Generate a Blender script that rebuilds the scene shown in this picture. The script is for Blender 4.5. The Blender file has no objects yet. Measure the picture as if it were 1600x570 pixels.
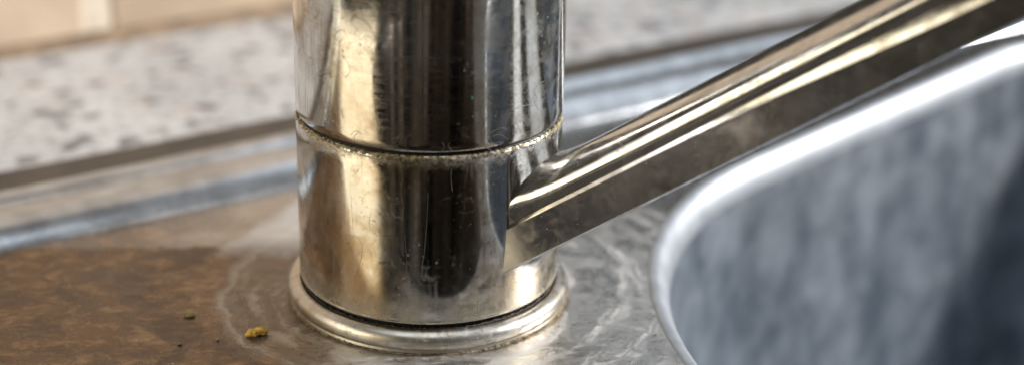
import bpy, bmesh, math, random
from mathutils import Vector, Matrix, noise

random.seed(7)
MM = 0.001
scene = bpy.context.scene
col = scene.collection

# ------------------------------------------------------------------ camera
cam_d = bpy.data.cameras.new('camera')
cam = bpy.data.objects.new('camera', cam_d)
col.objects.link(cam)
pitch, roll, yaw = 0.3924, 0.0265, 0.0559
fw = Vector((math.sin(yaw)*math.cos(pitch), math.cos(yaw)*math.cos(pitch), -math.sin(pitch)))
rt = fw.cross(Vector((0, 0, 1))).normalized()
up = rt.cross(fw)
r2 = rt*math.cos(roll) + up*math.sin(roll)
u2 = -rt*math.sin(roll) + up*math.cos(roll)
m = Matrix((r2, u2, -fw)).transposed().to_4x4()
m.translation = Vector((0, -271.53, 134.31))*MM
cam.matrix_world = m
cam_d.sensor_width = 36
cam_d.lens = 56.22
cam_d.clip_start = 0.005
cam_d.clip_end = 50
cam_d.dof.use_dof = True
cam_d.dof.focus_distance = 0.277
cam_d.dof.aperture_fstop = 7.4
scene.camera = cam

# ------------------------------------------------------------------ light
world = bpy.data.worlds.new('World')
scene.world = world
world.use_nodes = True
bg = world.node_tree.nodes['Background']
bg.inputs[0].default_value = (0.9, 0.78, 0.62, 1)
bg.inputs[1].default_value = 0.035
scene.view_settings.view_transform = 'Standard'
scene.view_settings.look = 'None'
scene.view_settings.exposure = 0.12
scene.view_settings.gamma = 1

def lamp(name, az, el, dist, w, h, color, L, aim=(0, 0, 25), rollz=0):
    """rectangular lamp; az from the viewer's side, positive to the right"""
    a, e = math.radians(az), math.radians(el)
    p = Vector((math.sin(a)*math.cos(e), -math.cos(a)*math.cos(e), math.sin(e)))*dist + Vector(aim)*MM
    d = bpy.data.lights.new(name, 'AREA')
    d.shape = 'RECTANGLE'
    d.size, d.size_y = w, h
    d.color = color
    d.energy = math.pi*w*h*L
    o = bpy.data.objects.new(name, d)
    col.objects.link(o)
    o.location = p
    o.rotation_euler = (Vector(aim)*MM - p).to_track_quat('-Z', 'Y').to_euler()
    return o

lamp('sunny_window_lamp', 95, 27.5, 1.50, 0.22, 0.22, (1.0, 0.985, 0.97), 233)
lamp('warm_window_lamp', -61, 15, 0.75, 0.46, 0.34, (1.0, 0.88, 0.64), 3.0)
lamp('cool_window_lamp', 150, 45, 0.90, 0.80, 0.50, (0.84, 0.92, 1.0), 1.0)
lamp('left_window_lamp', -83, 33, 0.90, 0.22, 0.08, (1.0, 0.98, 0.95), 12.0)
lamp('ceiling_lamp', -10, 76, 0.90, 0.60, 0.55, (0.88, 0.94, 1.0), 1.5)
scene.cycles.sample_clamp_indirect = 4.0
scene.cycles.caustics_reflective = True

# ------------------------------------------------------------------ node helpers
class NT:
    def __init__(self, name):
        self.m = bpy.data.materials.new(name)
        self.m.use_nodes = True
        self.t = self.m.node_tree
        self.b = self.t.nodes['Principled BSDF']
    def n(self, typ, **kw):
        nd = self.t.nodes.new(typ)
        for k, v in kw.items():
            setattr(nd, k, v)
        return nd
    def put(self, sock, v):
        if isinstance(v, bpy.types.NodeSocket):
            self.t.links.new(v, sock)
        elif isinstance(v, (tuple, list)):
            v = tuple(v)
            sock.default_value = v + (1,) if sock.type == 'RGBA' and len(v) == 3 else v
        else:
            sock.default_value = v
    def uv(self):
        return self.n('ShaderNodeTexCoord').outputs['UV']
    def obj(self, s=1000.0):
        return self.map(self.n('ShaderNodeTexCoord').outputs['Object'], sc=(s, s, s))
    def map(self, v, loc=(0, 0, 0), rot=(0, 0, 0), sc=(1, 1, 1)):
        nd = self.n('ShaderNodeMapping')
        self.put(nd.inputs[0], v)
        nd.inputs['Location'].default_value = loc
        nd.inputs['Rotation'].default_value = rot
        nd.inputs['Scale'].default_value = sc
        return nd.outputs[0]
    def noise(self, v, scale=1, detail=4, rough=0.55, dist=0.0, color=False):
        nd = self.n('ShaderNodeTexNoise')
        self.put(nd.inputs['Vector'], v)
        self.put(nd.inputs['Scale'], scale)
        self.put(nd.inputs['Detail'], detail)
        self.put(nd.inputs['Roughness'], rough)
        self.put(nd.inputs['Distortion'], dist)
        return nd.outputs['Color' if color else 'Fac']
    def vor(self, v, scale=1, feature='F1', rnd=1.0, out='Distance'):
        nd = self.n('ShaderNodeTexVoronoi', feature=feature)
        self.put(nd.inputs['Vector'], v)
        self.put(nd.inputs['Scale'], scale)
        self.put(nd.inputs['Randomness'], rnd)
        return nd.outputs[out]
    def math(self, op, a, b=0.0, c=0.0, clamp=False):
        nd = self.n('ShaderNodeMath', operation=op, use_clamp=clamp)
        self.put(nd.inputs[0], a); self.put(nd.inputs[1], b); self.put(nd.inputs[2], c)
        return nd.outputs[0]
    def rng(self, v, a, b, c=0.0, d=1.0, smooth=True):
        nd = self.n('ShaderNodeMapRange', interpolation_type='SMOOTHSTEP' if smooth else 'LINEAR')
        self.put(nd.inputs[0], v)
        for i, x in enumerate((a, b, c, d)):
            self.put(nd.inputs[i+1], x)
        return nd.outputs[0]
    def mix(self, f, a, b):
        nd = self.n('ShaderNodeMix', data_type='RGBA')
        self.put(nd.inputs[0], f); self.put(nd.inputs[6], a); self.put(nd.inputs[7], b)
        return nd.outputs[2]
    def fmix(self, f, a, b):
        nd = self.n('ShaderNodeMix', data_type='FLOAT')
        self.put(nd.inputs[0], f); self.put(nd.inputs[2], a); self.put(nd.inputs[3], b)
        return nd.outputs[0]
    def sep(self, v):
        nd = self.n('ShaderNodeSeparateXYZ'); self.put(nd.inputs[0], v)
        return nd.outputs
    def comb(self, x, y, z=0.0):
        nd = self.n('ShaderNodeCombineXYZ')
        self.put(nd.inputs[0], x); self.put(nd.inputs[1], y); self.put(nd.inputs[2], z)
        return nd.outputs[0]
    def vadd(self, a, b):
        nd = self.n('ShaderNodeVectorMath', operation='ADD')
        self.put(nd.inputs[0], a); self.put(nd.inputs[1], b)
        return nd.outputs[0]
    def vscale(self, a, s):
        nd = self.n('ShaderNodeVectorMath', operation='SCALE')
        self.put(nd.inputs[0], a); self.put(nd.inputs['Scale'], s)
        return nd.outputs[0]
    def bump(self, h, strength=0.3, dist=0.0001, normal=None):
        nd = self.n('ShaderNodeBump')
        self.put(nd.inputs['Height'], h)
        nd.inputs['Strength'].default_value = strength
        nd.inputs['Distance'].default_value = dist
        if normal is not None:
            self.put(nd.inputs['Normal'], normal)
        return nd.outputs[0]
    def set(self, **kw):
        for k, v in kw.items():
            self.put(self.b.inputs[k.replace('_', ' ')], v)

def scratches(t, v, specs):
    """max of several families of fine straight scratches; v in millimetres"""
    out = None
    for ang, along, across, lo, seed in specs:
        c = t.map(v, loc=(seed*7.3, seed*3.1, seed), rot=(0, 0, math.radians(ang)), sc=(along, across, 1))
        f = t.noise(c, 1.0, 2, 0.6, 0.25)
        s = t.rng(f, lo, lo+0.07)
        out = s if out is None else t.math('MAXIMUM', out, s)
    return out

def chrome(name, tarnish=0.5, warm=(0.46, 0.36, 0.22), base=(0.74, 0.72, 0.68), lime=0.5, seed=0.0,
           rough=0.10, scr=0.5, lime_low=None, spots=False, runs=True, angs=(62, 50, 35, -55), film=(0.50, 0.48, 0.44), dot=1.0, lime_high=None, haze=0.0):
    t = NT(name)
    v = t.map(t.uv(), loc=(seed*13, seed*5, seed))
    big = t.noise(v, 0.055, 5, 0.6, 0.8)
    mid = t.noise(v, 0.28, 6, 0.65, 0.6)
    fine = t.noise(v, 1.6, 5, 0.6)
    tm = t.math('MULTIPLY', t.rng(t.math('ADD', t.math('MULTIPLY', big, 0.7), t.math('MULTIPLY', mid, 0.3)), 0.42, 0.62), tarnish)
    c = t.mix(tm, base, warm)
    # water marks: thin darker outlines of dried drops
    w = t.math('ABSOLUTE', t.math('SUBTRACT', t.noise(v, 0.16, 2, 0.5, 1.2), 0.56))
    line = t.math('MULTIPLY', t.rng(w, 0.0, 0.012, 1, 0), t.rng(mid, 0.45, 0.6))
    c = t.mix(t.math('MULTIPLY', line, 0.75), c, (0.20, 0.14, 0.075))
    # tarnish patches with ragged edges, and pitting
    pt = t.math('MULTIPLY', t.rng(t.noise(v, 0.11, 8, 0.72, 0.4), 0.555, 0.60), t.rng(t.noise(v, 0.9, 4, 0.7), 0.35, 0.60))
    c = t.mix(t.math('MULTIPLY', pt, 0.62*tarnish), c, (0.22, 0.155, 0.085))
    pit = t.math('MULTIPLY', t.rng(t.vor(t.vadd(v, t.vscale(t.noise(v, 3.0, 2, color=True), 0.3)), 1.05), 0.06, 0.13, 1, 0), t.rng(t.noise(v, 0.13, 3), 0.53, 0.63))
    c = t.mix(t.math('MULTIPLY', pit, 0.8), c, (0.07, 0.045, 0.025))
    # runs down the wall
    run = t.noise(t.map(v, sc=(0.75, 0.045, 1) if runs else (0.05, 0.7, 1)), 1.0, 4, 0.6, 0.3)
    runm = t.math('MULTIPLY', t.rng(run, 0.58, 0.70), 0.0 if runs is None else 0.40*lime)
    # limescale film
    lm = t.math('MULTIPLY', t.rng(t.noise(v, 0.42, 7, 0.68, 0.9), 0.56, 0.70), 0.42*lime)
    sc = scratches(t, v, [(angs[0], 0.06, 8.0, 0.60, seed+1), (angs[1], 0.07, 9.0, 0.61, seed+2), (angs[2], 0.05, 8.0, 0.63, seed+3), (angs[3], 0.07, 9.0, 0.64, seed+4)])
    sc = t.math('MULTIPLY', sc, t.rng(t.noise(v, 0.07, 3), 0.40, 0.62, 0.25, 1.0))
    if spots:
        # swirled wiping scratches
        q = t.vadd(v, t.vscale(t.noise(v, 0.12, 2, color=True), 5.0))
        for k_, scl in enumerate((0.06, 0.085, 0.11)):
            dd = t.vor(t.map(q, loc=(k_*11, k_*5, k_)), scl)
            fr = t.math('ABSOLUTE', t.math('SUBTRACT', t.math('FRACT', t.math('MULTIPLY', dd, 17.0-3*k_)), 0.5))
            sw = t.math('MULTIPLY', t.rng(fr, 0.0, 0.045, 1, 0), t.rng(t.noise(v, 0.5+0.2*k_, 3), 0.52, 0.66))
            sc = t.math('MAXIMUM', sc, sw)
    lm = t.math('MAXIMUM', lm, runm)
    for scl, th, am in ((0.55, 0.16, 0.40), (1.3, 0.17, 0.30)):
        dv = t.vadd(v, t.vscale(t.noise(v, 2.0, 2, color=True), 0.35))
        dots = t.math('MULTIPLY', t.rng(t.vor(dv, scl), th*0.55, th, 1, 0), t.rng(t.noise(v, 0.18, 2), 0.50, 0.62))
        lm = t.math('MAXIMUM', lm, t.math('MULTIPLY', dots, am*dot))
    if lime_high is not None:
        zz = t.sep(t.uv())[1]
        hi = t.math('MULTIPLY', t.rng(t.math('ADD', zz, t.math('MULTIPLY', t.math('SUBTRACT', mid, 0.5), 5.0)), lime_high[0], lime_high[1]), t.rng(fine, 0.40, 0.60, 0.2, 1.0))
        lm = t.math('MAXIMUM', lm, t.math('MULTIPLY', hi, lime_high[2]))
    if lime_low is not None:
        z = t.sep(t.uv())[1]
        lo = t.math('MULTIPLY', t.rng(z, lime_low[0], lime_low[1], 1, 0), t.rng(mid, 0.38, 0.58, 0.25, 1))
        lm = t.math('MAXIMUM', lm, t.math('MULTIPLY', lo, lime_low[2]))
    if spots:
        u, z = t.sep(t.uv())[0:2]
        side = t.rng(t.math('ADD', u, t.math('MULTIPLY', big, 10)), 124, 136)
        bl = t.rng(t.noise(v, 0.30, 8, 0.68, 0.5), 0.48, 0.58)
        lm = t.math('MAXIMUM', lm, t.math('MULTIPLY', t.math('MULTIPLY', bl, side), 0.16))
    lm = t.math('MAXIMUM', lm, t.math('MULTIPLY', sc, 0.07*scr))
    if haze:
        lm = t.math('MAXIMUM', lm, t.rng(mid, 0.35, 0.65, haze*0.5, haze))
    c = t.mix(lm, c, film)
    t.set(Base_Color=c, Metallic=t.fmix(lm, 1.0, 0.25),
          Roughness=t.math('ADD', t.math('ADD', rough, t.math('MULTIPLY', lm, 0.55)), t.math('MULTIPLY', t.rng(mid, 0.4, 0.7), 0.10)))
    h = t.math('ADD', t.math('MULTIPLY', fine, 0.05), t.math('ADD', t.math('MULTIPLY', sc, 0.035*scr), t.math('MULTIPLY', lm, 0.35)))
    t.set(Normal=t.bump(h, 0.30, 0.00010))
    return t.m

def simple(name, c, rough=0.5, metal=0.0, var=0.2, scale=0.4, bump=0.0, bscale=1.0):
    t = NT(name)
    v = t.obj()
    n = t.noise(v, scale, 5, 0.6)
    t.set(Base_Color=t.mix(t.rng(n, 0.35, 0.65), tuple(x*(1-var) for x in c), tuple(min(1, x*(1+var)) for x in c)),
          Roughness=t.fmix(n, rough*0.85, min(1, rough*1.15)), Metallic=metal)
    if bump:
        t.set(Normal=t.bump(t.noise(v, bscale, 6, 0.65), bump, 0.0003))
    return t.m

# -- sink deck: satin steel with dried brown film on the left, limescale tide marks round the tap
def deck_material():
    t = NT('sink_deck_steel')
    v = t.obj()
    x, y, z = t.sep(v)[0:3]
    nb = t.noise(v, 0.055, 5, 0.6, 0.5)
    nm = t.noise(v, 0.22, 6, 0.65, 0.7)
    nf = t.noise(v, 0.9, 6, 0.65, 0.4)
    r = t.math('SQRT', t.math('ADD', t.math('MULTIPLY', x, x), t.math('MULTIPLY', y, y)))
    ang = t.math('ARCTAN2', y, x)
    # warped radius -> wiped arcs
    rw = t.math('ADD', r, t.math('ADD', t.math('MULTIPLY', t.math('SUBTRACT', nm, 0.5), 5.0), t.math('MULTIPLY', t.math('SUBTRACT', nb, 0.5), 10.0)))
    pol = t.comb(t.math('MULTIPLY', rw, 0.30), t.math('MULTIPLY', ang, 1.5), 0.0)
    arcs = t.noise(pol, 1.0, 5, 0.62, 0.4)
    pol2 = t.comb(t.math('MULTIPLY', rw, 0.9), t.math('MULTIPLY', ang, 2.2), 3.0)
    arcs2 = t.noise(pol2, 1.0, 4, 0.6, 0.5)
    near = t.rng(t.math('SUBTRACT', rw, t.rng(x, -20.0, 10.0, 0.0, 22.0)), 38.0, 41.5, 1, 0)                 # inside the wiped circle
    # brown film
    xs = t.math('ADD', x, t.math('MULTIPLY', t.math('SUBTRACT', nm, 0.5), 22.0))
    left = t.rng(xs, -24.0, -10.0, 1, 0)
    ys = t.math('ADD', y, t.math('MULTIPLY', t.math('SUBTRACT', nm, 0.5), 5.0))
    shadow_lim = t.rng(ys, 17.0, 20.5, 1, 0)  # film thins past the tap's shadow edge, so its colour carries that shade
    frontlim = t.rng(ys, -38.0, -33.0)
    film = t.math('MULTIPLY', t.math('MULTIPLY', left, frontlim), t.math('MAXIMUM', shadow_lim, t.rng(x, -60.0, -36.0, 0.75, 0.1)))
    fl1 = t.rng(t.noise(t.map(v, sc=(0.8, 1.2, 1)), 0.26, 13, 0.78, 0.5), 0.44, 0.62)
    fl2 = t.rng(t.noise(v, 0.06, 4, 0.6, 0.6), 0.40, 0.62)
    flake = t.math('MULTIPLY', fl1, t.fmix(fl2, 0.18, 0.85))
    steel = t.mix(t.rng(nb, 0.35, 0.65), (0.60, 0.58, 0.55), (0.44, 0.42, 0.40))
    brown = t.mix(flake, t.mix(fl2, (0.080, 0.042, 0.019), (0.185, 0.098, 0.040)), t.mix(t.rng(nf, 0.35, 0.65), (0.36, 0.19, 0.070), (0.52, 0.32, 0.145)))
    crk = t.math('ABSOLUTE', t.math('SUBTRACT', t.noise(t.map(v, sc=(0.8, 1.2, 1)), 0.26, 6, 0.66, 0.5), 0.50))
    brown = t.mix(t.math('MULTIPLY', t.rng(crk, 0.0, 0.010, 1, 0), 0.7), brown, (0.050, 0.030, 0.016))
    brown = t.mix(t.math('MULTIPLY', near, t.fmix(t.rng(nm, 0.40, 0.62), 0.30, 0.80)), brown, (0.145, 0.108, 0.070))
    c = t.mix(t.math('MULTIPLY', film, 0.92), steel, brown)
    # tide line at the rim of the wiped circle and thin contour lines
    tide = t.math('MULTIPLY', t.rng(t.math('ABSOLUTE', t.math('SUBTRACT', rw, 38.0)), 0.0, 0.9, 1, 0), t.rng(nf, 0.36, 0.52))
    cont = t.rng(t.math('ABSOLUTE', t.math('SUBTRACT', t.noise(v, 0.10, 4, 0.6, 1.5), 0.5)), 0.0, 0.012, 1, 0)
    cont = t.math('MULTIPLY', cont, t.rng(nm, 0.42, 0.6))
    lime = t.math('MULTIPLY', t.math('MULTIPLY', t.rng(arcs, 0.42, 0.72), near), t.rng(nm, 0.32, 0.58, 0.25, 1.0))
    lime = t.math('MAXIMUM', t.math('MULTIPLY', lime, 1.0), t.math('MULTIPLY', t.math('MULTIPLY', t.rng(arcs2, 0.50, 0.76), near), 0.40))
    lime = t.math('MAXIMUM', lime, t.math('MULTIPLY', near, t.math('MULTIPLY', t.rng(nm, 0.42, 0.66), t.rng(x, -28.0, 5.0, 0.08, 0.30))))
    silver = t.math('SUBTRACT', 1.0, left)
    front = t.math('MULTIPLY', silver, t.math('MULTIPLY', t.rng(t.noise(t.map(v, rot=(0, 0, 0.5), sc=(0.6, 1.8, 1)), 0.22, 9, 0.76, 0.9), 0.42, 0.68), t.rng(y, 0.0, -18.0)))
    lime = t.math('MAXIMUM', lime, t.math('MULTIPLY', front, 0.60))
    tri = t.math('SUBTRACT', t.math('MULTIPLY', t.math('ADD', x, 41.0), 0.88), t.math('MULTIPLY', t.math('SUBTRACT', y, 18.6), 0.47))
    sunlit_patch = t.math('MULTIPLY', t.rng(t.math('ADD', tri, t.math('MULTIPLY', t.math('SUBTRACT', nm, 0.5), 5.0)), -1.5, 2.5), t.rng(ys, 12.0, 17.0))  # sunlit triangle behind the tap, painted into the deck colour
    lime = t.math('MAXIMUM', lime, t.math('MULTIPLY', t.math('MULTIPLY', sunlit_patch, t.rng(x, 20.0, -5.0)), t.fmix(nm, 0.15, 0.80)))  # painted sunlight whitens the deck through the lime mask
    lime = t.math('MAXIMUM', lime, t.math('MULTIPLY', t.math('MULTIPLY', tide, t.rng(x, -12.0, -24.0)), 0.85))
    lime = t.math('MAXIMUM', lime, t.math('MULTIPLY', cont, 0.12))
    c = t.mix(lime, c, t.mix(t.math('MULTIPLY', left, t.math('SUBTRACT', 1.0, sunlit_patch)), (0.66, 0.66, 0.66), (0.52, 0.46, 0.37)))
    gv = t.vadd(v, t.vscale(t.noise(v, 1.5, 2, color=True), 0.6))
    grit = t.math('MULTIPLY', t.rng(t.vor(gv, 0.42), 0.07, 0.13, 1, 0), t.rng(t.noise(v, 0.12, 2), 0.50, 0.60))
    c = t.mix(t.math('MULTIPLY', grit, 0.8), c, t.mix(t.rng(t.noise(v, 0.35, 1), 0.45, 0.55), (0.05, 0.032, 0.015), (0.55, 0.47, 0.34)))
    # old yellow scum right at the foot of the ring
    foot = t.math('MULTIPLY', t.rng(t.math('ADD', r, t.math('MULTIPLY', nf, 2.0)), 27.2, 28.4, 1, 0), 0.7)
    c = t.mix(foot, c, (0.20, 0.14, 0.07))
    diel = t.math('MAXIMUM', t.math('MULTIPLY', film, t.fmix(flake, 0.42, 0.80)), t.math('MULTIPLY', lime, 0.75))
    rgh = t.math('ADD', t.fmix(nm, 0.20, 0.34), t.math('MULTIPLY', lime, 0.3))
    rgh = t.math('ADD', rgh, t.math('MULTIPLY', film, t.fmix(fl2, -0.06, 0.06)))
    t.set(Base_Color=c, Metallic=t.math('SUBTRACT', 1.0, diel), Roughness=rgh)
    sc = scratches(t, v, [(20, 0.05, 3.0, 0.66, 1), (-25, 0.06, 3.5, 0.67, 2), (70, 0.05, 3.0, 0.68, 3)])
    h = t.math('ADD', t.math('MULTIPLY', flake, t.math('MULTIPLY', film, 0.45)), t.math('ADD', t.math('MULTIPLY', lime, 0.6), t.math('ADD', t.math('MULTIPLY', nf, 0.25), t.math('MULTIPLY', sc, 0.25))))
    t.set(Normal=t.bump(h, 0.45, 0.00018))
    return t.m

def bowl_material(name='bowl_steel', c0=(0.20, 0.235, 0.28), c1=(0.54, 0.585, 0.64), metal=0.78, r0=0.34, r1=0.46, hs=0.052, vs=0.022):
    t = NT(name)
    v = t.obj()
    streak = t.noise(t.map(v, sc=(hs, hs, vs)), 1.0, 2, 0.5, 0.3)
    nm = t.noise(v, 0.055, 5, 0.65, 0.6)
    streak = t.math('ADD', t.math('MULTIPLY', streak, 0.45), t.math('MULTIPLY', t.noise(v, 0.085, 2, 0.5, 0.2), 0.55)) if hs > 0.05 else streak
    c = t.mix(t.rng(streak, 0.34, 0.70), c0, c1)
    c = t.mix(t.rng(nm, 0.5, 0.68, 0, 0.5), c, tuple(0.75*q for q in c0))
    t.set(Base_Color=c, Metallic=metal, Roughness=t.fmix(nm, r0, r1))
    t.set(Normal=t.bump(nm, 0.25 if r0 > 0.2 else 0.05, 0.0008))
    return t.m

def granite_material():
    t = NT('speckled_granite')
    v = t.obj()
    wv = t.vadd(v, t.vscale(t.noise(v, 0.25, 3, color=True), 4.0))
    a = t.vor(wv, 0.135)
    b = t.vor(t.map(wv, loc=(31, 17, 5)), 0.30)
    d = t.noise(v, 0.03, 3)
    spot = t.math('MULTIPLY', t.rng(a, 0.26, 0.42, 1, 0), t.rng(t.noise(v, 0.06, 2), 0.36, 0.50))
    small = t.math('MULTIPLY', t.rng(b, 0.28, 0.42, 1, 0), 0.6)
    c = t.mix(t.rng(d, 0.35, 0.65), (0.60, 0.605, 0.605), (0.46, 0.465, 0.475))
    c = t.mix(t.math('MULTIPLY', t.rng(t.vor(t.map(wv, loc=(9, 4, 2)), 0.07), 0.2, 0.4, 1, 0), 0.3), c, (0.60, 0.42, 0.34))
    c = t.mix(small, c, (0.24, 0.24, 0.26))
    c = t.mix(t.math('MULTIPLY', spot, 0.85), c, (0.085, 0.085, 0.10))
    t.set(Base_Color=c, Roughness=0.32)
    return t.m

MAT = dict(
    upper=chrome('stained_chrome_upper', 0.55, lime=0.24, seed=1, rough=0.055, scr=1.0, spots=True, film=(0.23, 0.26, 0.31)),
    lower=chrome('stained_chrome_lower', 0.85, lime=0.45, seed=4, rough=0.07, scr=0.5, lime_low=(5.0, 11.5, 0.5), lime_high=(33.6, 35.6, 0.55)),
    ring=chrome('stained_chrome_ring', 0.70, lime=0.8, seed=7, rough=0.33, scr=0.6, runs=False),
    spout=chrome('stained_chrome_spout', 0.50, (0.36, 0.32, 0.265), (0.72, 0.71, 0.69), lime=0.34, seed=2.5, rough=0.11, scr=0.35, haze=0.08, film=(0.48, 0.475, 0.465), runs=None, angs=(2, -3, 5, 20)),
    deck=deck_material(), bowl=bowl_material(), half_bowl=bowl_material('shaded_bowl_steel', (0.022, 0.021, 0.024), (0.26, 0.225, 0.185), 0.75, 0.28, 0.36, 0.034, 0.003), granite=granite_material(),  # half bowl: shade and stripes for the tap's reflections put into its colour
    rim=simple('rim_steel', (0.53, 0.555, 0.59), 0.24, 0.88, 0.15, 0.15, 0.15, 0.3),
    bowl_rim=simple('worn_rim_steel', (0.43, 0.455, 0.49), 0.55, 0.78, 0.06, 0.15, 0.15, 0.3),
    seal=simple('brown_sealant', (0.060, 0.046, 0.034), 0.6, 0, 0.3, 0.1, 0.3),
    joint=simple('brown_joint', (0.24, 0.165, 0.10), 0.7, 0, 0.3, 0.1, 0.3),
    scum=simple('yellowish_scum', (0.24, 0.20, 0.13), 0.8, 0, 0.5, 0.9, 0.8, 2.5),
    gasket=simple('black_rubber', (0.012, 0.011, 0.010), 0.6, 0, 0.3, 0.6, 0.3),
    crust=simple('limescale_crust', (0.36, 0.31, 0.17), 0.8, 0, 0.55, 0.9, 0.8, 2.5),
    trace=simple('limescale_trace', (0.17, 0.158, 0.135), 0.45, 0.3, 0.25, 0.9),
    drop=simple('dried_drop_trace', (0.34, 0.275, 0.18), 0.35, 0.7, 0.25, 0.9),
    tile=simple('beige_tile', (0.62, 0.48, 0.35), 0.30, 0, 0.10, 0.03, 0.1, 0.1),
    grout=simple('pale_grout', (0.78, 0.67, 0.54), 0.8, 0, 0.10, 0.2, 0.4, 0.6),
    crumb=simple('yellow_crumb', (0.84, 0.49, 0.075), 0.55, 0, 0.30, 1.2, 0.5, 2.0),
    seed=simple('olive_crumb', (0.30, 0.24, 0.09), 0.6, 0, 0.3, 1.0, 0.5, 2.0),
    green=simple('green_speck', (0.01, 0.45, 0.16), 0.4),
)

# ------------------------------------------------------------------ mesh helpers
def mesh_obj(name, verts, faces, mat, parent=None, uvs=None, sharp=35):
    me = bpy.data.meshes.new(name)
    me.from_pydata([tuple(c*MM for c in p) for p in verts], [], faces)
    if uvs:
        ul = me.uv_layers.new(name='UVMap')
        for poly in me.polygons:
            us = uvs(poly) if callable(uvs) else [uvs[i] for i in poly.vertices]
            for li, u in zip(poly.loop_indices, us):
                ul.data[li].uv = u
    for p in me.polygons:
        p.use_smooth = True
    me.validate()
    if sharp:
        me.set_sharp_from_angle(angle=math.radians(sharp))
    me.materials.append(mat)
    o = bpy.data.objects.new(name, me)
    col.objects.link(o)
    if parent:
        o.parent = parent
    return o

def lathe(name, prof, mat, parent, seg=256, closed=False, jitter=None):
    """prof: list of (r, z) in mm"""
    verts, uvl, faces = [], [], []
    arc = [0.0]
    for i in range(1, len(prof)):
        arc.append(arc[-1] + math.dist(prof[i], prof[i-1]))
    n = len(prof)
    for k in range(seg+1):
        a = 2*math.pi*k/seg + math.pi/2
        for i, (r, z) in enumerate(prof):
            dr = dz = 0
            if jitter:
                dr, dz = jitter(a, i, n)
            verts.append(((r+dr)*math.cos(a), (r+dr)*math.sin(a), z+dz))
            uvl.append((a*24.0, z if not closed else arc[i]))
    for k in range(seg):
        for i in range(n-1 if not closed else n):
            j = (i+1) % n
            faces.append((k*n+i, (k+1)*n+i, (k+1)*n+j, k*n+j))
    return mesh_obj(name, verts, faces, mat, parent, uvl)

def arc_pts(cx, cz, r, a0, a1, n):
    return [(cx + r*math.cos(math.radians(a0+(a1-a0)*i/n)), cz + r*math.sin(math.radians(a0+(a1-a0)*i/n))) for i in range(n+1)]

def empty(name, loc, label, cat, group=None):
    o = bpy.data.objects.new(name, None)
    col.objects.link(o)
    o.location = Vector(loc)*MM
    o.empty_display_size = 0.01
    o['label'] = label
    o['category'] = cat
    if group:
        o['group'] = group
    return o

def tubes(name, paths, mat, parent, rad=0.08, seg=6):
    """several thin tubes, one mesh"""
    verts, faces = [], []
    for path in paths:
        P = [Vector(p) for p in path]
        base = len(verts)
        for i, p in enumerate(P):
            tn = (P[min(i+1, len(P)-1)] - P[max(i-1, 0)]).normalized()
            out = Vector((p.x, p.y, 0)).normalized()
            side = tn.cross(out).normalized()
            rr = rad*(0.75 + 0.5*noise.noise(p*0.9)) * (0.4 if i in (0, len(P)-1) else 1)
            for s in range(seg):
                a = 2*math.pi*s/seg
                verts.append(tuple(p + side*math.cos(a)*rr*1.3 + out*math.sin(a)*rr*0.45))
        for i in range(len(P)-1):
            for s in range(seg):
                s2 = (s+1) % seg
                faces.append((base+i*seg+s, base+i*seg+s2, base+(i+1)*seg+s2, base+(i+1)*seg+s))
    return mesh_obj(name, verts, faces, mat, parent, None, None)

# ------------------------------------------------------------------ the setting
AL = math.radians(31.7)
T = Vector((math.cos(AL), math.sin(AL), 0))      # along the back of the sink
N = Vector((-math.sin(AL), math.cos(AL), 0))     # towards the wall
def td(t, d, z=0.0):
    return tuple(T*t + N*d + Vector((0, 0, z)))

WALL_D = 180.0
CTZ = -1.5
v = [td(-420, 78, CTZ), td(560, 78, CTZ), td(560, WALL_D+8, CTZ), td(-420, WALL_D+8, CTZ)]
v += [(p[0], p[1], -32) for p in v]
ct = mesh_obj('countertop', v, [(0, 1, 2, 3), (7, 6, 5, 4), (0, 4, 5, 1), (1, 5, 6, 2), (2, 6, 7, 3), (3, 7, 4, 0)], MAT['granite'])
ct['kind'] = 'structure'
ct['label'] = 'pale speckled granite worktop behind the sink'

# wall = grout bed, tiles proud of it
wall = mesh_obj('backsplash_wall', [td(-420, WALL_D+0, -32), td(112, WALL_D+0, -32), td(112, WALL_D+0, 330), td(-420, WALL_D+0, 330),
                                    td(-420, WALL_D+20, -32), td(112, WALL_D+20, -32), td(112, WALL_D+20, 330), td(-420, WALL_D+20, 330)],
                [(0, 1, 2, 3), (5, 4, 7, 6), (3, 2, 6, 7), (0, 3, 7, 4), (1, 5, 6, 2), (0, 4, 5, 1)], MAT['grout'])
wall['kind'] = 'structure'
TW, TH, GW = 100.0, 98.0, 9.0
def tile_mesh():
    b = 2.2
    prof = [(0, 0.0), (0.0, -0.3), (0.5, -0.8), (b, -1.2)]
    vs, fs = [], []
    for ins, d in prof:
        for (a, c) in ((ins, ins), (TW-ins, ins), (TW-ins, TH-ins), (ins, TH-ins)):
            vs.append(tuple(T*a + N*d + Vector((0, 0, c))))
    for k in range(3):
        for i in range(4):
            j = (i+1) % 4
            fs.append((k*4+i, k*4+j, (k+1)*4+j, (k+1)*4+i))
    fs.append((12, 13, 14, 15))
    return mesh_obj('tile', vs, fs, MAT['tile'], wall, None, 25)
T0 = None
tile_t0 = 4.0      # set so that one joint stands behind the left of the tap
first = tile_mesh()
k = 0
for row in range(3):
    for i in range(-4, 1):
        o = first if k == 0 else first.copy()
        if k:
            col.objects.link(o)
            o.parent = wall
        o.location = Vector(td(tile_t0 + GW/2 + i*(TW+GW), WALL_D+0, CTZ + 3.0 + row*(TH+5)))*MM
        k += 1

# ------------------------------------------------------------------ sink
sink = empty('kitchen_sink', (0, 0, 0), 'stainless steel sink with stained deck and deep bowl below the tap', 'sink')

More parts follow.
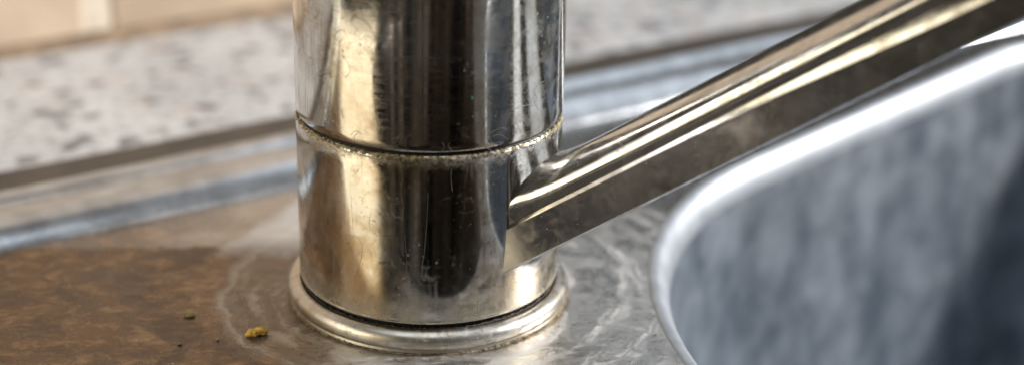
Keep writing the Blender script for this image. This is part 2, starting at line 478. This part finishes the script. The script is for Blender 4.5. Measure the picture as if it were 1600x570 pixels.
AB = math.radians(44.0)                          # the main bowl stands a little askew to the back edge
TB, NB = Vector((math.cos(AB), math.sin(AB), 0)), Vector((-math.sin(AB), math.cos(AB), 0))
# t0, t1, d1, d0, left radius, right radius, directions
MAIN = (1.5, 257.0, -6.5, -300.0, 98.0, 40.0, TB, NB)
HALF = (-190.0, 3.0, -42.0, -300.0, 34.0, 34.0, T, N)     # the half bowl in front of the tap, below the frame
def bowl_path(off, dims=MAIN, n=20):
    """rounded rectangle, off = outward offset in mm; returns points in the plane"""
    t0, t1, d1, d0, rl, rr, tt, nn = dims
    pts = []
    for (cx, cy, a0, r) in ((t0+rl, d1-rl, 90, rl), (t0+rl, d0+rl, 180, rl), (t1-rr, d0+rr, 270, rr), (t1-rr, d1-rr, 0, rr)):
        for i in range(n+1):
            a = math.radians(a0 + 90*i/n)
            pts.append(tt*(cx + (r+off)*math.cos(a)) + nn*(cy + (r+off)*math.sin(a)))
    return pts
RIMW = 4.55

# deck sheet with the bowl opening
bm = bmesh.new()
out = [bm.verts.new(Vector(td(t, d))*MM) for t, d in ((-210, 57), (-210, -335), (385, -335), (385, 57))]
es = [bm.edges.new((out[i], out[(i+1) % 4])) for i in range(4)]
ins = [bm.verts.new(p*MM) for p in bowl_path(RIMW)]
es += [bm.edges.new((ins[i], ins[(i+1) % len(ins)])) for i in range(len(ins))]
ins = [bm.verts.new(p*MM) for p in bowl_path(4.6, HALF)]
es += [bm.edges.new((ins[i], ins[(i+1) % len(ins)])) for i in range(len(ins))]
bmesh.ops.triangle_fill(bm, use_beauty=True, edges=es)
bmesh.ops.recalc_face_normals(bm, faces=bm.faces)
if sum(f.normal.z for f in bm.faces) < 0:
    bmesh.ops.reverse_faces(bm, faces=bm.faces)
me = bpy.data.meshes.new('deck'); bm.to_mesh(me); bm.free()
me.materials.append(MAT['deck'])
deck = bpy.data.objects.new('deck', me); col.objects.link(deck); deck.parent = sink
deck['label'] = 'sink deck stained brown left of the tap and grey at its right'

# front and side fold of the deck
fold = []
for (t, d) in ((-210, 57), (-210, -335), (385, -335), (385, 57)):
    fold.append((t, d))
vs, fs = [], []
for (t, d) in fold:
    vs += [td(t, d, 0), td(t, d, -30)]
for i in range(3):
    fs.append((2*i, 2*i+1, 2*i+3, 2*i+2))
mesh_obj('apron', vs, fs, MAT['rim'], sink)

# rolled rim of the bowl opening
rim_prof = [(4.7, -0.15), (4.4, 0.10), (3.9, 0.22), (3.2, 0.20), (2.5, -0.1), (1.8, -0.8), (1.1, -1.8), (0.6, -2.9), (0.2, -4.2), (0.0, -6.0)]
half_rim = [(4.8, -0.2), (4.0, 0.2), (2.6, 0.2), (1.2, -0.6), (0.3, -2.0), (0.0, -6.0)]
# steep wall, rounded foot, flat floor
bowl_prof = [(0.0, -6.0), (-1.5, -20), (-5, -60), (-9, -105), (-12, -125), (-16, -140), (-21, -150), (-26, -155), (-30, -157), (-33, -158)]
def swept(name, prof, dims, mat, parent, cap=False):
    vs, fs = [], []
    np_ = len(bowl_path(0, dims))
    for off, z in prof:
        vs += [tuple(p + Vector((0, 0, z))) for p in bowl_path(off, dims)]
    for k in range(len(prof)-1):
        for i in range(np_):
            j = (i+1) % np_
            fs.append((k*np_+i, (k+1)*np_+i, (k+1)*np_+j, k*np_+j))
    if cap:
        fs.append(tuple((len(prof)-1)*np_ + i for i in range(np_)))
    return mesh_obj(name, vs, fs, mat, parent, None, 60)
for nm_, dm in (('bowl', MAIN), ('half_bowl', HALF)):
    bowl = swept(nm_, bowl_prof, dm, MAT[nm_], sink, True)
    swept('bowl_rim', rim_prof if dm is MAIN else half_rim, dm, MAT['bowl_rim'] if dm is MAIN else MAT['half_bowl'], bowl)

# pressed double bead along the back of the sink
def extrude_back(name, prof, mat, t0=-210, t1=385, parent=sink):
    vs, fs = [], []
    n = 60
    for k in range(n+1):
        t = t0 + (t1-t0)*k/n
        for d, z in prof:
            vs.append(td(t, d + 0.25*math.sin(t*0.05), z))
    m_ = len(prof)
    for k in range(n):
        for i in range(m_-1):
            fs.append((k*m_+i, (k+1)*m_+i, (k+1)*m_+i+1, k*m_+i+1))
    return mesh_obj(name, vs, fs, mat, parent, None, 60)
prof = [(56.6, -0.6), (57.0, 0.0), (58.2, 1.2), (60.0, 2.6), (62.5, 3.7), (65.5, 4.2), (68.5, 3.9), (70.8, 2.8), (72.3, 2.0), (74.0, 2.0),
        (75.4, 2.8), (77.0, 3.5), (78.6, 3.6), (80.2, 3.0), (81.4, 2.0), (82.0, 0.4), (82.2, -1.4)]
extrude_back('joint_strip', [(WALL_D-3.0, CTZ+0.02), (WALL_D-1.8, CTZ+1.6), (WALL_D-0.4, CTZ+3.4), (WALL_D+3.1, CTZ+4.0)], MAT['joint'], -420, 112, wall)
extrude_back('back_rim', prof, MAT['rim'])
extrude_back('sealant_strip', [(81.3, 1.7), (82.6, 1.9), (85.4, 1.3), (89.0, 0.4), (94.0, -0.4), (101.0, -1.40), (101.3, -1.8)], MAT['seal'])

# ------------------------------------------------------------------ faucet
tap = empty('kitchen_faucet', (0, 0, 0), 'worn chrome single lever kitchen tap with rising spout on the stained sink deck', 'faucet')
ZS, ZL, R = 36.88, 4.69, 24.0

UPPER = lathe('upper_body', [(22.2, ZS+0.02), (23.6, ZS+0.02), (23.88, ZS+0.10), (24.0, ZS+0.32)] + [(R, ZS+1.5+i*3.2) for i in range(16)] + [(23.6, 90), (0.01, 90.5)], MAT['upper'], tap)
LOWER = lathe('lower_body', [(22.6, ZL), (23.3, ZL), (23.75, ZL+0.15), (R, ZL+0.6)] + [(R, ZL+1.2+i*3.0) for i in range(10)] + [(R, ZS-1.55), (23.9, ZS-1.15), (23.55, ZS-0.82), (22.2, ZS-0.75)], MAT['lower'], tap)
lathe('inner_sleeve', [(23.0, ZS-1.6), (23.0, ZS+0.6)], MAT['gasket'], tap, 96)
lathe('gasket', [(23.0, 2.4), (23.0, ZL+0.4)], MAT['gasket'], tap, 96)
ring_prof = [(22.8, 3.0), (23.7, 3.5)] + arc_pts(24.35, 2.05, 1.95, 100, -40, 14) + [(25.95, 0.35), (25.75, 0.0), (25.5, -0.3)]
lathe('base_ring', ring_prof, MAT['ring'], tap)

# limescale in the joint
def crust_ring(name, r0, z0, rad, parent, mat, amp, seedv, a_lo=None, a_hi=None, seg=900, ns=8):
    verts, faces = [], []
    for k in range(seg):
        a = 2*math.pi*k/seg
        for s in range(ns):
            b = 2*math.pi*s/ns
            q = Vector((r0*math.cos(a)*1.3, r0*math.sin(a)*1.3, seedv + s*0.6))
            f = 0.55 + amp*noise.noise(q) + 0.55*amp*noise.noise(q*2.6) + 0.45*noise.noise(Vector((math.cos(a)*2.6, math.sin(a)*2.6, seedv)))
            f = max(0.30, f)
            rr = r0 + rad*f*math.cos(b)*0.75
            verts.append((rr*math.cos(a), rr*math.sin(a), z0 + rad*f*math.sin(b)))
    for k in range(seg):
        for s in range(ns):
            k2, s2 = (k+1) % seg, (s+1) % ns
            faces.append((k*ns+s, k2*ns+s, k2*ns+s2, k*ns+s2))
    return mesh_obj(name, verts, faces, mat, parent, None, None)
crust_ring('limescale_crust', 23.72, ZS-1.18, 0.56, tap, MAT['crust'], 0.75, 3.0)
crust_ring('scum_line', 25.9, 0.0, 0.42, tap, MAT['scum'], 0.9, 9.0)
crust_ring('gap_dirt', 23.35, 3.75, 0.40, tap, MAT['seal'], 1.0, 15.0)

# spout
BE, RI = math.radians(-22), math.radians(35.0)
ax = Vector((math.cos(BE)*math.cos(RI), math.sin(BE)*math.cos(RI), math.sin(RI)))
lat = Vector((math.sin(BE), -math.cos(BE), 0))
upv = lat.cross(ax)
if upv.z < 0:
    upv = -upv
def spout_prof(s):
    g = max(0.0, min(1.0, (s-62)/62.0))
    w = 0.22 + 1.9*g*g*(3-2*g)     # height of the facet
    fl = 0.75*math.exp(-max(0.0, s-33.5)/4.5)
    H = 3.95 + fl
    ub = -0.85
    half = [(13.3, ub), (13.75, ub+0.12), (13.95, ub+0.5), (13.45, 6.15-w)]
    half += [(13.40, 6.22-w), (13.02-0.2*g, 6.48)]
    k_ = 12.94 - 0.2*g
    near = [(12.98, 7.0), (13.0, 7.7), (12.9, 8.4), (12.6, 9.05), (12.1, 9.6), (11.3, 10.15), (10.0, 10.7), (8.2, 11.05), (6.4, 11.28), (4.4, 11.3), (2.2, 11.1),
            (0.0, 10.8), (-2.5, 10.35), (-5.0, 9.8), (-7.5, 9.1), (-9.6, 8.4), (-11.2, 7.75), (-12.3, 7.1)]
    crest = [(l*k_/12.94, u + fl*(u-6.5)/4.8) for l, u in near]
    full = half + crest + [(-l, u) for l, u in reversed(half)]
    return full
ss = [10 + i*0.8 for i in range(58)] + [57 + i*4.0 for i in range(33)]
verts, uvl, faces = [], [], []
M_ = len(spout_prof(20))
for s in ss:
    pr = spout_prof(s)
    acc = 0
    for i, (l, u) in enumerate(pr):
        if i:
            acc += math.dist(pr[i], pr[i-1])
        p = ax*s + lat*l + upv*u
        rho = math.hypot(p.x, p.y) - 24.0
        wt = max(0.0, min(1.0, (u-6.6)/3.5))
        e = wt*0.60*math.exp(-(max(rho, 0.0)/2.6)**1.3)       # cast fillet where the spout leaves the body
        q = Vector((l, (u-3.0)*1.6)).normalized()
        p = p + lat*q.x*e + upv*q.y*e
        verts.append(tuple(p))
        uvl.append((s, acc))
for k in range(len(ss)-1):
    for i in range(M_):
        j = (i+1) % M_
        faces.append((k*M_+i, (k+1)*M_+i, (k+1)*M_+j, k*M_+j))
faces.append(tuple((len(ss)-1)*M_ + i for i in range(M_)))
spout = mesh_obj('spout', verts, faces, MAT['spout'], tap, uvl, None)
SH = {2, 3, 5, M_-1-2, M_-1-3, M_-1-5, 0, M_-1}
sh = [(e.vertices[0] % M_ == e.vertices[1] % M_ and e.vertices[0] % M_ in SH) for e in spout.data.edges]
at = spout.data.attributes.get('sharp_edge') or spout.data.attributes.new('sharp_edge', 'BOOLEAN', 'EDGE')
at.data.foreach_set('value', sh)

# dried water traces on the chrome: (degrees from the viewer's side, height in mm)
DROPS = [
    [(-52.4, 59.74), (-55.1, 58.7), (-54.2, 57.91), (-52.6, 57.19), (-50.6, 58.06), (-49.6, 59.02), (-51.1, 59.87)] ,
    [(-37.7, 56.49), (-40.4, 55.49), (-40.5, 54.72), (-39.1, 54.17), (-36.3, 55.18), (-35.4, 56.45), (-37.7, 56.49)] ,
    [(-37.3, 51.46), (-38.5, 50.02), (-37.4, 49.12), (-35.5, 48.51), (-33.2, 49.7), (-33.8, 50.76), (-36.0, 51.8)] ,
    [(-63.9, 58.87), (-61.9, 56.97), (-63.7, 54.08), (-63.4, 51.28), (-61.8, 49.32)] ,
    [(-48.0, 58.52), (-48.7, 55.71), (-50.0, 50.34)] ,
]
LOOPS = [
    [(-10.4, 40.1), (-12.6, 39.51), (-15.0, 38.85), (-14.7, 37.84), (-13.9, 36.96)] ,
    [(-15.0, 38.85), (-14.1, 38.31), (-12.0, 39.76)] ,
    [(-7.2, 40.07), (-8.9, 39.52), (-9.5, 38.82), (-9.2, 37.81), (-8.2, 36.92)] ,
    [(4.9, 38.84), (5.8, 37.98), (5.3, 37.47), (4.9, 37.02)] ,
    [(8.1, 38.68), (7.6, 38.23), (7.7, 37.83), (9.5, 36.94)] ,
    [(32.7, 39.79), (29.3, 40.17), (24.6, 39.52), (22.7, 38.21), (23.3, 37.08), (25.7, 36.53)] ,
    [(33.5, 37.65), (31.5, 38.51), (28.1, 39.11), (25.5, 38.72), (25.9, 37.55), (28.0, 37.05), (29.7, 37.73)] ,
    [(54.9, 46.28), (49.4, 45.98), (47.4, 45.04), (47.6, 43.07), (50.8, 41.44)] ,
    [(43.8, 45.87), (40.9, 45.01), (42.5, 43.37), (46.8, 42.69), (48.8, 43.98), (45.3, 45.6)] ,
    [(-29.7, 39.17), (-31.8, 38.3), (-31.0, 37.12)] ,
    [(-33.4, 38.39), (-30.9, 39.41), (-27.9, 39.08)] ,
]
DRIPS = [
    [(-11.5, 34.53), (-10.8, 32.59), (-11.3, 29.67), (-10.5, 26.77), (-10.8, 24.4)] ,
    [(-0.5, 29.89), (-0.7, 26.37), (-1.7, 19.59), (-2.9, 15.6), (-2.7, 14.02), (-1.9, 13.54), (-1.1, 14.4)] ,
    [(-9.8, 21.94), (-9.2, 17.88), (-8.7, 12.06)] ,
    [(8.9, 34.19), (8.7, 32.12), (9.3, 29.78)] ,
    [(21.2, 8.69), (21.0, 7.22), (21.6, 5.66)] ,
    [(1.6, 8.51), (3.7, 7.87), (4.5, 6.74), (3.5, 6.13)] ,
]
STAINS = [
    [(-32.8, 20.32), (-30.3, 19.85), (-28.5, 18.45), (-29.2, 15.96), (-31.2, 13.31), (-32.8, 12.27)] ,
    [(-33.8, 28.11), (-33.3, 24.6), (-32.8, 20.32)] ,
    [(-24.2, 25.41), (-25.1, 22.72), (-21.4, 21.09), (-15.6, 20.97)] ,
]

def on_body(path, r=24.0):
    pts = [Vector((a, z, 0)) for a, z in path]
    fine = []
    for i in range(len(pts)-1):
        p0, p1, p2, p3 = pts[max(i-1, 0)], pts[i], pts[i+1], pts[min(i+2, len(pts)-1)]
        for k in range(6):
            u = k/6
            fine.append(0.5*((2*p1) + (p2-p0)*u + (2*p0-5*p1+4*p2-p3)*u*u + (3*p1-p0-3*p2+p3)*u**3))
    fine.append(pts[-1])
    return [(r*math.sin(math.radians(p.x)), -r*math.cos(math.radians(p.x)), p.y) for p in fine]
for paths, nm_, mt, par, rad in ((DROPS, 'drop_mark', 'drop', UPPER, 0.05), (LOOPS, 'limescale_trace', 'trace', UPPER, 0.05),
                                 (DRIPS, 'limescale_trace', 'trace', LOWER, 0.055), (STAINS, 'drop_mark', 'drop', LOWER, 0.035)):
    for path in paths:
        tubes(nm_, [on_body(path)], MAT[mt], par, rad)
for a_, z_, r_ in ((16.9, 46.2, 0.16), (17.1, 43.0, 0.09), (21.0, 46.1, 0.08)):
    p_ = Vector(on_body([(a_, z_), (a_, z_)])[0])
    bm = bmesh.new(); bmesh.ops.create_icosphere(bm, subdivisions=2, radius=r_*MM)
    bmesh.ops.translate(bm, verts=bm.verts, vec=p_*MM)
    me = bpy.data.meshes.new('paint_speck'); bm.to_mesh(me); bm.free(); me.materials.append(MAT['green'])
    o = bpy.data.objects.new('paint_speck', me); col.objects.link(o); o.parent = UPPER

# ------------------------------------------------------------------ crumbs on the deck
def crumb(name, loc, dims, mat, label, seedv, rz=0.0, lobes=1):
    bm = bmesh.new()
    for L in range(lobes):
        r = bmesh.ops.create_icosphere(bm, subdivisions=3, radius=1.0)
        off = Vector(((L-(lobes-1)/2)*1.15, 0.25*L, 0.1*L))
        for vv in r['verts']:
            p = vv.co.copy()
            f = 1 + 0.38*noise.noise(p*1.3 + Vector((seedv+L*5, 0, 0))) + 0.16*noise.noise(p*3.3 + Vector((seedv, L*4, 0)))
            p = p*f
            p.z = max(p.z, -0.75)
            p += off
            vv.co = Vector((p.x*dims[0], p.y*dims[1], p.z*dims[2]))*MM
    me = bpy.data.meshes.new(name); bm.to_mesh(me); bm.free()
    for p in me.polygons:
        p.use_smooth = True
    me.set_sharp_from_angle(angle=math.radians(28))
    me.materials.append(mat)
    o = bpy.data.objects.new(name, me); col.objects.link(o)
    zmin = min(vv.co.z for vv in me.vertices)
    o.location = (loc[0]*MM, loc[1]*MM, -zmin + 0.00005)
    o.rotation_euler.z = rz
    o['label'] = label; o['category'] = 'crumb'; o['group'] = 'crumbs on the sink deck'
    return o
crumb('food_crumb', (-30.3, -18.6), (1.25, 0.95, 0.70), MAT['crumb'], 'larger yellow two lobed crumb lying on the deck near the ring', 2.0, 0.3, 2)
crumb('food_crumb', (-43.1, -11.4), (1.0, 0.75, 0.42), MAT['seed'], 'small flat olive crumb lying on the brown film further left', 11.0, -0.2)
crumb('food_crumb', (-43.4, -22.1), (0.42, 0.30, 0.20), MAT['seed'], 'tiny olive crumb left of the others near the frame bottom', 17.0, 0.5)
crumb('food_crumb', (-37.0, -20.4), (0.28, 0.34, 0.20), MAT['crust'], 'tiny tan crumb just left of the yellow crumb', 29.0, 0.2)
